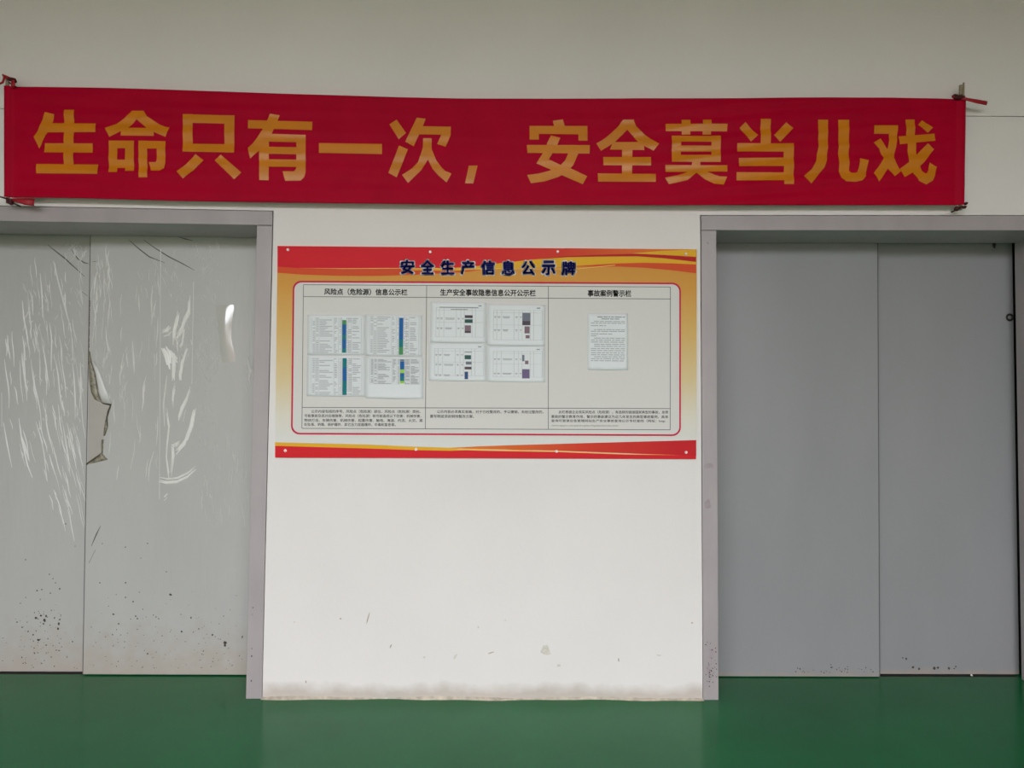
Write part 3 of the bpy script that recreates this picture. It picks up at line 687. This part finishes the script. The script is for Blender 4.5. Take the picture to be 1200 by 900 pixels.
# ------------------------------------------------------------------ notice board
TY = -0.012                 # printed face of the board
board = empty('notice_board'); tag(board, 'wide safety notice board with red and gold header and three columns', 'notice board')
def gold_material():
    m = bpy.data.materials.new('board_gold_print'); m.use_nodes = True
    nt = m.node_tree; b = nt.nodes['Principled BSDF']; b.inputs['Roughness'].default_value = 0.5; b.inputs['Specular IOR Level'].default_value = 0.15
    geo = nt.nodes.new('ShaderNodeNewGeometry'); sep = nt.nodes.new('ShaderNodeSeparateXYZ')
    nt.links.new(geo.outputs['Position'], sep.inputs[0])
    zt, zb = W(570, 292, TY).z, W(570, 536, TY).z
    r = nt.nodes.new('ShaderNodeMapRange'); r.inputs['From Min'].default_value = zt; r.inputs['From Max'].default_value = zb
    nt.links.new(sep.outputs['Z'], r.inputs['Value'])
    cr = nt.nodes.new('ShaderNodeValToRGB'); e = cr.color_ramp.elements
    e[0].position = 0.0; e[0].color = srgb(218, 150, 62)
    e[1].position = 0.93; e[1].color = srgb(228, 228, 224)
    for p, c_ in ((0.18, (222, 160, 74)), (0.4, (226, 186, 112)), (0.62, (228, 206, 158)), (0.8, (229, 224, 208))):
        q = e.new(p); q.color = srgb(*c_)
    nt.links.new(r.outputs[0], cr.inputs['Fac']); nt.links.new(cr.outputs[0], b.inputs['Base Color'])
    return m
MAT['gold'] = gold_material()
def header_material(name, pa, pb, ca, cm, cb):
    m = plain(name, ca); nt = m.node_tree; b = nt.nodes['Principled BSDF']
    geo = nt.nodes.new('ShaderNodeNewGeometry'); sep = nt.nodes.new('ShaderNodeSeparateXYZ')
    nt.links.new(geo.outputs['Position'], sep.inputs[0])
    r = nt.nodes.new('ShaderNodeMapRange'); r.inputs['From Min'].default_value = W(pa, 292, TY).x; r.inputs['From Max'].default_value = W(pb, 292, TY).x
    nt.links.new(sep.outputs['X'], r.inputs['Value'])
    cr = nt.nodes.new('ShaderNodeValToRGB'); e = cr.color_ramp.elements
    e[0].color = srgb(*ca); e[1].color = srgb(*cb)
    q = e.new(0.55); q.color = srgb(*cm)
    nt.links.new(r.outputs[0], cr.inputs['Fac']); nt.links.new(cr.outputs[0], b.inputs['Base Color'])
    return m
MAT['header'] = header_material('red_to_orange_print', 540, 760, (222, 34, 46), (224, 62, 46), (228, 116, 48))
MAT['footer'] = header_material('orange_to_red_print', 545, 790, (232, 128, 48), (220, 66, 44), (206, 36, 44))
bp_ = MB().prism([xz(322.2, 535.8, TY), xz(816.2, 537.8, TY), xz(816.4, 292.2, TY), xz(325.4, 288.6, TY)], TY, -0.002).build('panel', MAT['gold'], board)
LAYER = [0]
def prn(pts, m, name='printed_band', parent=bp_, lay=None, Y=None):
    """flat print laid on the board"""
    if lay is None: LAYER[0] += 1; lay = LAYER[0]
    y = (TY if Y is None else Y) - 0.00005 * lay
    vs = [W(x, yy, y) for x, yy in pts]
    return mesh_obj(name, vs, [tuple(range(len(vs)))], MAT[m], parent)
k1 = lambda pts: [(310 + u / 4.615, 280 + v / 4.615) for u, v in pts]
k2 = lambda pts: [(560 + u / 4.615, 280 + v / 4.615) for u, v in pts]
k3 = lambda pts: [(310 + u / 4.615, 410 + v / 4.615) for u, v in pts]
k4 = lambda pts: [(560 + u / 4.615, 410 + v / 4.615) for u, v in pts]
prn(k1([(70, 38), (70, 183), (200, 193), (400, 200), (600, 201), (800, 195), (1000, 184)]) + k2([(-60, 178), (150, 150), (330, 120), (500, 98), (700, 86), (900, 74), (900, 54), (0, 48)]), 'orange_red')
prn(k2([(470, 92), (470, 50), (1180, 58), (1180, 100), (860, 84)]), 'header')
prn(k2([(830, 78), (1000, 64), (1180, 57), (1180, 100), (1000, 88)]), 'yellow')
prn(k1([(740, 168), (900, 158)]) + k2([(-60, 154), (150, 128), (330, 108), (500, 96), (720, 93), (900, 97), (1050, 108), (1180, 126), (1180, 140), (900, 132), (700, 136), (520, 146), (300, 156), (0, 166), (-130, 172)]), 'yellow')
prn(k1([(70, 38), (70, 150), (180, 158), (320, 163), (520, 163), (740, 157), (900, 158)]) + k2([(-60, 152), (150, 128), (330, 106), (480, 92), (480, 51), (0, 47)]), 'header')
prn(k2([(300, 112), (480, 93), (640, 86), (860, 80), (1000, 86), (1180, 97), (1180, 124), (1000, 104), (860, 94), (640, 96), (480, 99)]), 'deep_red')
prn(k2([(480, 150), (640, 139), (760, 132), (900, 129), (1050, 132), (1180, 138), (1180, 186), (1050, 170), (900, 156), (760, 150), (640, 150)]), 'orange_red')
prn(k2([(0, 158), (300, 161), (540, 160), (740, 140), (745, 143), (540, 163), (300, 164), (0, 161)]), 'pale_gold', 'printed_line')
prn(k1([(170, 157), (420, 159), (740, 157), (1010, 160), (1200, 160), (1200, 163), (1010, 163), (740, 160), (420, 162)]), 'pale_gold', 'printed_line')
# foot of the board
prn(k3([(57, 500), (300, 506), (550, 512), (820, 524), (1010, 530), (1200, 524)]) + k4([(20, 538), (0, 548), (-170, 556), (-400, 546), (-700, 535), (-1097, 520)]), 'yellow')
prn(k3([(57, 519), (300, 526), (550, 533), (820, 542), (1000, 546), (1154, 541)]) + k4([(200, 540), (420, 547), (800, 562), (1180, 572), (1180, 591), (0, 586)]) + k3([(57, 583)]), 'red')
prn(k3([(1000, 530), (1154, 522)]) + k4([(200, 515), (600, 504), (1181, 488), (1181, 574), (800, 560), (420, 545), (0, 536), (-120, 532)]), 'footer')
prn(k4([(-100, 532), (0, 537), (420, 546), (800, 562), (1100, 569), (800, 566), (420, 552), (0, 545), (-120, 540)]), 'pale_gold', 'printed_line')

# crimson rounded frame with white inside
def rrect(x0t, x0b, x1, yt0, yt1, yb0, yb1, r, n=6):
    cs = [((x0t, yt0), (1, 1)), ((x1, yt1), (-1, 1)), ((x1, yb1), (-1, -1)), ((x0b, yb0), (1, -1))]
    out = []
    for k, ((cx, cy), (sx, sy)) in enumerate(cs):
        a0 = [180, 270, 0, 90][k]
        for i in range(n + 1):
            a = math.radians(a0 + 90 * i / n)
            out.append((cx + sx * r + r * math.cos(a), cy + sy * r + r * math.sin(a)))
    return out
prn(rrect(343.0, 341.0, 797.9, 329.0, 331.2, 509.2, 511.0, 10), 'crimson', 'frame_line')
prn(rrect(345.0, 343.0, 796.0, 331.0, 333.2, 507.2, 509.0, 8.5), 'panel_white', 'inner_panel')
def line(x0, y0, x1, y1, w, m='rule', parent=bp_, name='table_rule', lay=None):
    L = math.hypot(x1 - x0, y1 - y0); nx, ny = -(y1 - y0) / L * w / 2, (x1 - x0) / L * w / 2
    return prn([(x0 + nx, y0 + ny), (x1 + nx, y1 + ny), (x1 - nx, y1 - ny), (x0 - nx, y0 - ny)], m, name, parent, lay)
LY = LAYER[0] + 1
for a in ((355.6, 333.6, 785.6, 336.4), (355.3, 347.6, 785.6, 350.4), (354.0, 477.5, 785.4, 478.8), (353.8, 502.0, 785.4, 503.7),
          (355.6, 333.6, 353.8, 502.0), (785.6, 336.4, 785.4, 503.7), (500.0, 334.6, 498.4, 502.6), (642.6, 335.4, 642.5, 503.2)):
    line(*a, 0.75, lay=LY)

def text_mesh(body, bold=0.0, dirs=8):
    c_ = bpy.data.curves.new('tmp', 'FONT'); c_.body = body; c_.resolution_u = 2
    o_ = bpy.data.objects.new('tmp', c_); COL.objects.link(o_)
    dg = bpy.context.evaluated_depsgraph_get(); dg.update()
    me = bpy.data.meshes.new_from_object(o_.evaluated_get(dg))
    v = [(p.co.x, p.co.y) for p in me.vertices]; f = [tuple(p.vertices) for p in me.polygons]
    bpy.data.objects.remove(o_); bpy.data.curves.remove(c_); bpy.data.meshes.remove(me)
    x0, x1, y0, y1 = min(p[0] for p in v), max(p[0] for p in v), min(p[1] for p in v), max(p[1] for p in v)
    if bold:
        V, F = [], []
        for k in range(dirs):
            a = 2 * math.pi * k / dirs; b0 = len(V)
            V += [(p[0] + bold * math.cos(a), p[1] + bold * math.sin(a)) for p in v]; F += [tuple(i + b0 for i in q) for q in f]
        v, f = V, F
    return v, f, (x0, x1, y0, y1)
def text_on(body, x0, y0, x1, y1, m, name, parent=bp_, dy=0.0, bold=0.0, dirs=8, lay=None, Y=None):
    v, f, (a, b, c_, d) = text_mesh(body, bold, dirs)
    if lay is None: LAYER[0] += 1; lay = LAYER[0]
    yy = (TY if Y is None else Y) - 0.00005 * lay
    vs = []
    for p in v:
        s, t = (p[0] - a) / (b - a), (p[1] - c_) / (d - c_)
        vs.append(W(lerp(x0, x1, s), y0 + dy * s + (1 - t) * (y1 - y0), yy))
    o = mesh_obj(name, vs, f, MAT[m], parent)
    if len(body) > 1: o['kind'] = 'stuff'
    return o
LAYER[0] = LY
for i, ch in enumerate('安全生产信息公示牌'):
    x = 469.6 + i * 23.62; y = 304.6 + i * 0.2
    text_on(ch, x - 0.2, y, x + 15.8, y + 16.6, 'white_print', 'title_outline', bold=0.08, dirs=12, lay=LY + 1)
    text_on(ch, x + 0.4, y + 0.5, x + 15.2, y + 16.0, 'navy', 'title_character', bold=0.03, dirs=8, lay=LY + 2)
text_on('风险点（危险源）信息公示栏', 380, 338.0, 477.2, 345.4, 'black_print', 'column_heading', dy=0.8, bold=0.028, lay=LY + 1)
text_on('生产安全事故隐患信息公开公示栏', 516, 338.7, 627.6, 346.4, 'black_print', 'column_heading', dy=0.9, bold=0.028, lay=LY + 1)
text_on('事故案例警示栏', 688.8, 339.8, 739.6, 347.4, 'black_print', 'column_heading', dy=0.3, bold=0.028, lay=LY + 1)
PARA = [
 ('公示内容包括的序号、风险点（危险源）部位、风险点（危险源）类别、', 364.8, 492.8, 482.0, 0.4),
 ('可能事故及其对应措施等，风险点（危险源）有可能造成以下伤害：机械伤害、', 356.8, 493.6, 487.2, 0.4),
 ('物体打击、车辆伤害、机械伤害、起重伤害、触电、淹溺、灼烫、火灾、高', 356.6, 495.2, 492.4, 0.4),
 ('处坠落、坍塌、锅炉爆炸、其它压力容器爆炸、中毒和窒息等。', 356.4, 463.6, 497.4, 0.3),
 ('公示内容必须真实准确，对于已经整改的，予以撤销，未经过整改的，', 512, 636.8, 482.4, 0.4),
 ('要写明或须说明待整改方案。', 504, 555.4, 487.8, 0.2),
 ('此栏根据企业现实风险点（危险源），有选择的链接国家典型的事故，发挥', 654.8, 783, 482.8, 0.3),
 ('事故的警示教育作用，警示的事故建议为近几年发生的典型事故案例，具体', 646, 783, 488.2, 0.3),
 ('查询可登录应急管理网站生产安全事故查询公示专栏查找（网址：http:', 646, 780, 493.2, 0.3),
]
for body, xa, xb, yc, dy in PARA:
    text_on(body, xa, yc - 1.85, xb, yc + 1.85, 'black_print', 'notice_text', dy=dy, lay=LY + 1, bold=0.012, dirs=4)
text_on('//www.yjgl.gov.cn/anquanshengchan/shigudiaocha/index.html）', 646, 497.2, 724.5, 500.0, 'grey_print', 'notice_text', dy=0.3, lay=LY + 1)
for px, py in ((337.3, 292.6), (504.2, 295.2), (653.6, 294.8), (803.6, 297.6), (334.3, 528), (487.6, 526.6), (652.2, 528.8), (804, 530.2)):
    screw_head(W(px, py, TY - 0.0035), 0.0046, board, depth=0.003)
    MB().tube([W(px, py, TY), W(px, py, TY - 0.0036)], 0.0066, 14).build('washer', MAT['screw'], board)

# ------------------------------------------------------------------ sheets of paper pinned on the board
PY0 = TY - 0.0018
class Sheet:
    def __init__(s, name, corners, label, group, curl=0.004, bulge=0.002, cat='paper sheet'):
        s.c = corners; s.curl, s.bulge = curl, bulge
        N, K = 12, 14
        s.root = empty(name); tag(s.root, label, cat, group)
        vs = [s.P(i / N, j / K) for i in range(N + 1) for j in range(K + 1)]
        o = mesh_obj('page', vs, [(i * (K + 1) + j, i * (K + 1) + j + 1, (i + 1) * (K + 1) + j + 1, (i + 1) * (K + 1) + j) for i in range(N) for j in range(K)], MAT['paper'], s.root, True)
        solidify(o, 0.0004)
    def P(s, u, v, off=0.0):
        (ax, ay), (bx, by), (cx, cy), (dx, dy) = s.c
        x = lerp(lerp(ax, bx, u), lerp(dx, cx, u), v); y = lerp(lerp(ay, by, u), lerp(dy, cy, u), v)
        h = s.bulge * math.sin(math.pi * u) * (0.4 + 0.6 * v) + s.curl * max(0, (v - 0.8) / 0.2) ** 2 * (0.25 + 0.75 * math.sin(math.pi * u)) + 0.0008 * math.sin(v * 9 + u * 4)
        p = W(x, y, PY0 - h - off); return p
    def rects(s, name, m, rs, off=0.0005):
        mb = MB()
        for u0, v0, u1, v1 in rs:
            nu, nv = max(1, int(abs(u1 - u0) * 12)), max(1, int(abs(v1 - v0) * 14))
            g = [[s.P(lerp(u0, u1, i / nu), lerp(v0, v1, j / nv), off) for j in range(nv + 1)] for i in range(nu + 1)]
            mb.add([p for r in g for p in r], [(i * (nv + 1) + j, i * (nv + 1) + j + 1, (i + 1) * (nv + 1) + j + 1, (i + 1) * (nv + 1) + j) for i in range(nu) for j in range(nv)])
        o = mb.build(name, MAT[m], s.root)
        if len(rs) > 1: o['kind'] = 'stuff'
        return o
MAT['faint'] = plain('faint_print', (196, 199, 201), 0.7)
MAT['mid'] = plain('mid_print', (160, 163, 166), 0.7)
def rect_c(x0, y0, x1, y1, dy=0): return [(x0, y0), (x1, y0 + dy), (x1, y1 + dy), (x0, y1)]
def table_sheet(corners, label, bars, v0, v1, barx, group, curl):
    s = Sheet('table_printout', corners, label, group, curl)
    fa, mi = [], []
    rows = 22
    cols = [0.07, 0.14, 0.2, 0.46, 0.54, 0.6, 0.66, 0.72, barx[0] - .01, barx[1] + .01, 0.76, 0.94]
    cols = sorted(c for c in cols if c < barx[0] or c > barx[1])
    for c_ in cols: fa.append((c_ - .003, v0, c_ + .003, v1))
    for i in range(rows + 1):
        v = lerp(v0, v1, i / rows); fa.append((0.07, v - .002, barx[0], v + .002)); fa.append((barx[1], v - .002, 0.94, v + .002))
    for i in range(rows):
        v = lerp(v0, v1, (i + .5) / rows); h = 0.0065
        for a, b in ((.09, .13), (.15, .19), (.21, random.uniform(.3, .45)), (.47, random.uniform(.49, .53)), (.56, .58), (.62, .64), (.68, .7), (barx[1] + .03, barx[1] + .09), (.78, random.uniform(.84, .93))):
            if barx[0] - .01 < a < barx[1]: continue
            if random.random() < .78: mi.append((a, v - h, min(b, barx[0] - .01) if a < barx[0] else b, v + h))
    s.rects('table_grid', 'faint', fa, .0004); s.rects('table_text', 'mid', mi, .0005)
    for m, a, b in bars: s.rects('colour_bar', m, [(barx[0], a, barx[1], b)], .0006)
    return s
GA, GB = 'table printouts under the first heading', 'photo report sheets under the second heading'
table_sheet([(360.6, 368.7), (427.6, 369.2), (427.4, 415.8), (360.2, 415.6)], 'printed table with green-topped blue bar, upper left sheet under first heading', [('green', .13, .24), ('blue', .24, .5), ('teal', .5, .62), ('blue', .62, .84), ('teal', .84, .95)], .07, .96, (.605, .675), GA, 0.003)
table_sheet([(428.4, 368.6), (495.2, 369.4), (494.6, 417.4), (428.0, 416.8)], 'printed table with blue bar turning green, upper right sheet under first heading', [('blue', .07, .6), ('teal', .6, .78), ('green', .78, .97)], .04, .97, (.59, .665), GA, 0.003)
table_sheet([(360.0, 416.4), (428.0, 417.0), (428.0, 464.4), (359.4, 464.2)], 'printed table with teal bar blue in its middle, lower left sheet under first heading', [('teal', .06, .3), ('blue', .3, .62), ('teal', .62, .97)], .06, .97, (.61, .68), GA, 0.004)
table_sheet([(428.8, 418.0), (496.0, 418.6), (496.2, 467.0), (428.4, 466.4)], 'half-empty printed table with yellow blocks in its bar, lower right under first heading', [('photo_green', .06, .09), ('blue', .1, .3), ('lime', .3, .39), ('blue', .39, .48), ('teal', .48, .58), ('lime', .58, .64)], .05, .66, (.595, .67), GA, 0.010)
def report_sheet(corners, label, photos, rows, heading, curl):
    s = Sheet('report_printout', corners, label, GB, curl)
    fa, mi = [], []
    for c_ in (.1, .16, .24, .46, .54, .6, .74, .8, .95): fa.append((c_ - .003, .14, c_ + .003, .86))
    for v in (.14, .2, .5, .86): fa.append((.1, v - .003, .95, v + .003))
    for v in rows:
        for a, b in ((.11, .15), (.17, .22), (.26, random.uniform(.34, .44)), (.48, .52), (.56, .59)):
            mi.append((a, v - .008, b, v + .008)); mi.append((a + .01, v + .02, b - .01, v + .033))
    mi.append((.85, .07, .91, .1))
    if heading: mi += [(.16, .12, .85, .145), (.36, .17, .66, .19)]
    s.rects('table_grid', 'faint', fa, .0004); s.rects('table_text', 'mid', mi, .0005)
    for m, a, b, c_, d in photos: s.rects('photo', m, [(a, b, c_, d)], .0006)
    return s
report_sheet([(504.8, 353.6), (570.4, 354.6), (570.4, 401.8), (504.0, 401.2)], 'report sheet with heading and dark photos, upper left under second heading', [('photo_dark', .61, .32, .75, .39), ('photo_green', .61, .42, .75, .51), ('photo_mauve', .61, .57, .72, .71), ('photo_dark', .61, .71, .72, .76)], (.4, .64), True, 0.006)
report_sheet([(571.8, 356.4), (639.2, 357.2), (638.8, 405.4), (571.2, 404.8)], 'report sheet with tall grey photo, upper right under second heading', [('photo_grey', .6, .2, .74, .4), ('photo_dark', .6, .4, .74, .5), ('photo_mauve', .64, .53, .73, .7), ('photo_mauve', .66, .74, .73, .82)], (.3, .62), False, 0.006)
report_sheet([(502.6, 402.2), (570.2, 402.8), (570.2, 446.8), (502.4, 446.0)], 'report sheet with green and blue photos, lower left under second heading', [('photo_grey', .62, .22, .74, .24), ('photo_green', .62, .31, .73, .42), ('photo_grey', .64, .48, .74, .56), ('photo_dark', .62, .62, .74, .69), ('photo_blue', .62, .75, .68, .95)], (.3, .56, .84), False, 0.005)
report_sheet([(571.4, 405.4), (638.8, 406.0), (639.0, 448.0), (571.0, 447.2)], 'report sheet with small violet photo, lower right under second heading', [('photo_grey', .6, .24, .64, .42), ('photo_mauve', .65, .4, .71, .5), ('photo_violet', .6, .64, .73, .9)], (.36, .76), False, 0.005)
s = Sheet('letter_page', [(688.6, 367.0), (736.2, 367.4), (736.0, 433.6), (688.8, 433.2)], 'single upright page of typed text alone under the third heading', None, 0.009, 0.002)
mi = []
v = 0.115
for v, a, b in ((.065, .24, .92), (.1, .34, .78), (.145, .16, .92), (.175, .08, .92), (.22, .08, .46), (.29, .16, .92), (.32, .08, .92), (.365, .08, .62), (.4, .08, .24), (.44, .16, .92), (.475, .08, .92), (.51, .08, .9), (.55, .16, .92), (.585, .16, .92),
                (.625, .08, .92), (.66, .08, .92), (.7, .08, .9), (.735, .08, .92), (.77, .16, .92), (.805, .08, .92), (.84, .08, .9)):
    x = a
    while x < b:
        L = random.uniform(.05, .2); mi.append((x, v - .006, min(b, x + L), v + .006)); x += L + .02
s.rects('heading_text', 'grey_print', mi[:1] + [m for m in mi if m[1] < .11], .0006)
s.rects('typed_text', 'mid', [m for m in mi if m[1] > .11], .0005)

# ------------------------------------------------------------------ crumb on the floor by the right door
d = M3 @ Vector(((1138.3 - 600) / FPX, 1.0, -(792 - 450) / FPX)); p = CAM + d * (-CAM.z / d.z)
mb = MB(); N = 7
vs = [(p.x + 0.007 * math.cos(k * 6.283 / N) * random.uniform(.7, 1.2), p.y + 0.006 * math.sin(k * 6.283 / N), 0.0) for k in range(N)]
vs += [(p.x + 0.005 * math.cos(k * 6.283 / N) * random.uniform(.6, 1.2), p.y + 0.004 * math.sin(k * 6.283 / N), 0.007 + random.uniform(-.001, .002)) for k in range(N)]
mb.add(vs, [(k, (k + 1) % N, N + (k + 1) % N, N + k) for k in range(N)] + [tuple(range(N, 2 * N)), tuple(range(N))])
tag(mb.build('plaster_crumb', MAT['white_print']), 'tiny white crumb on the floor below the right lift door', 'crumb')
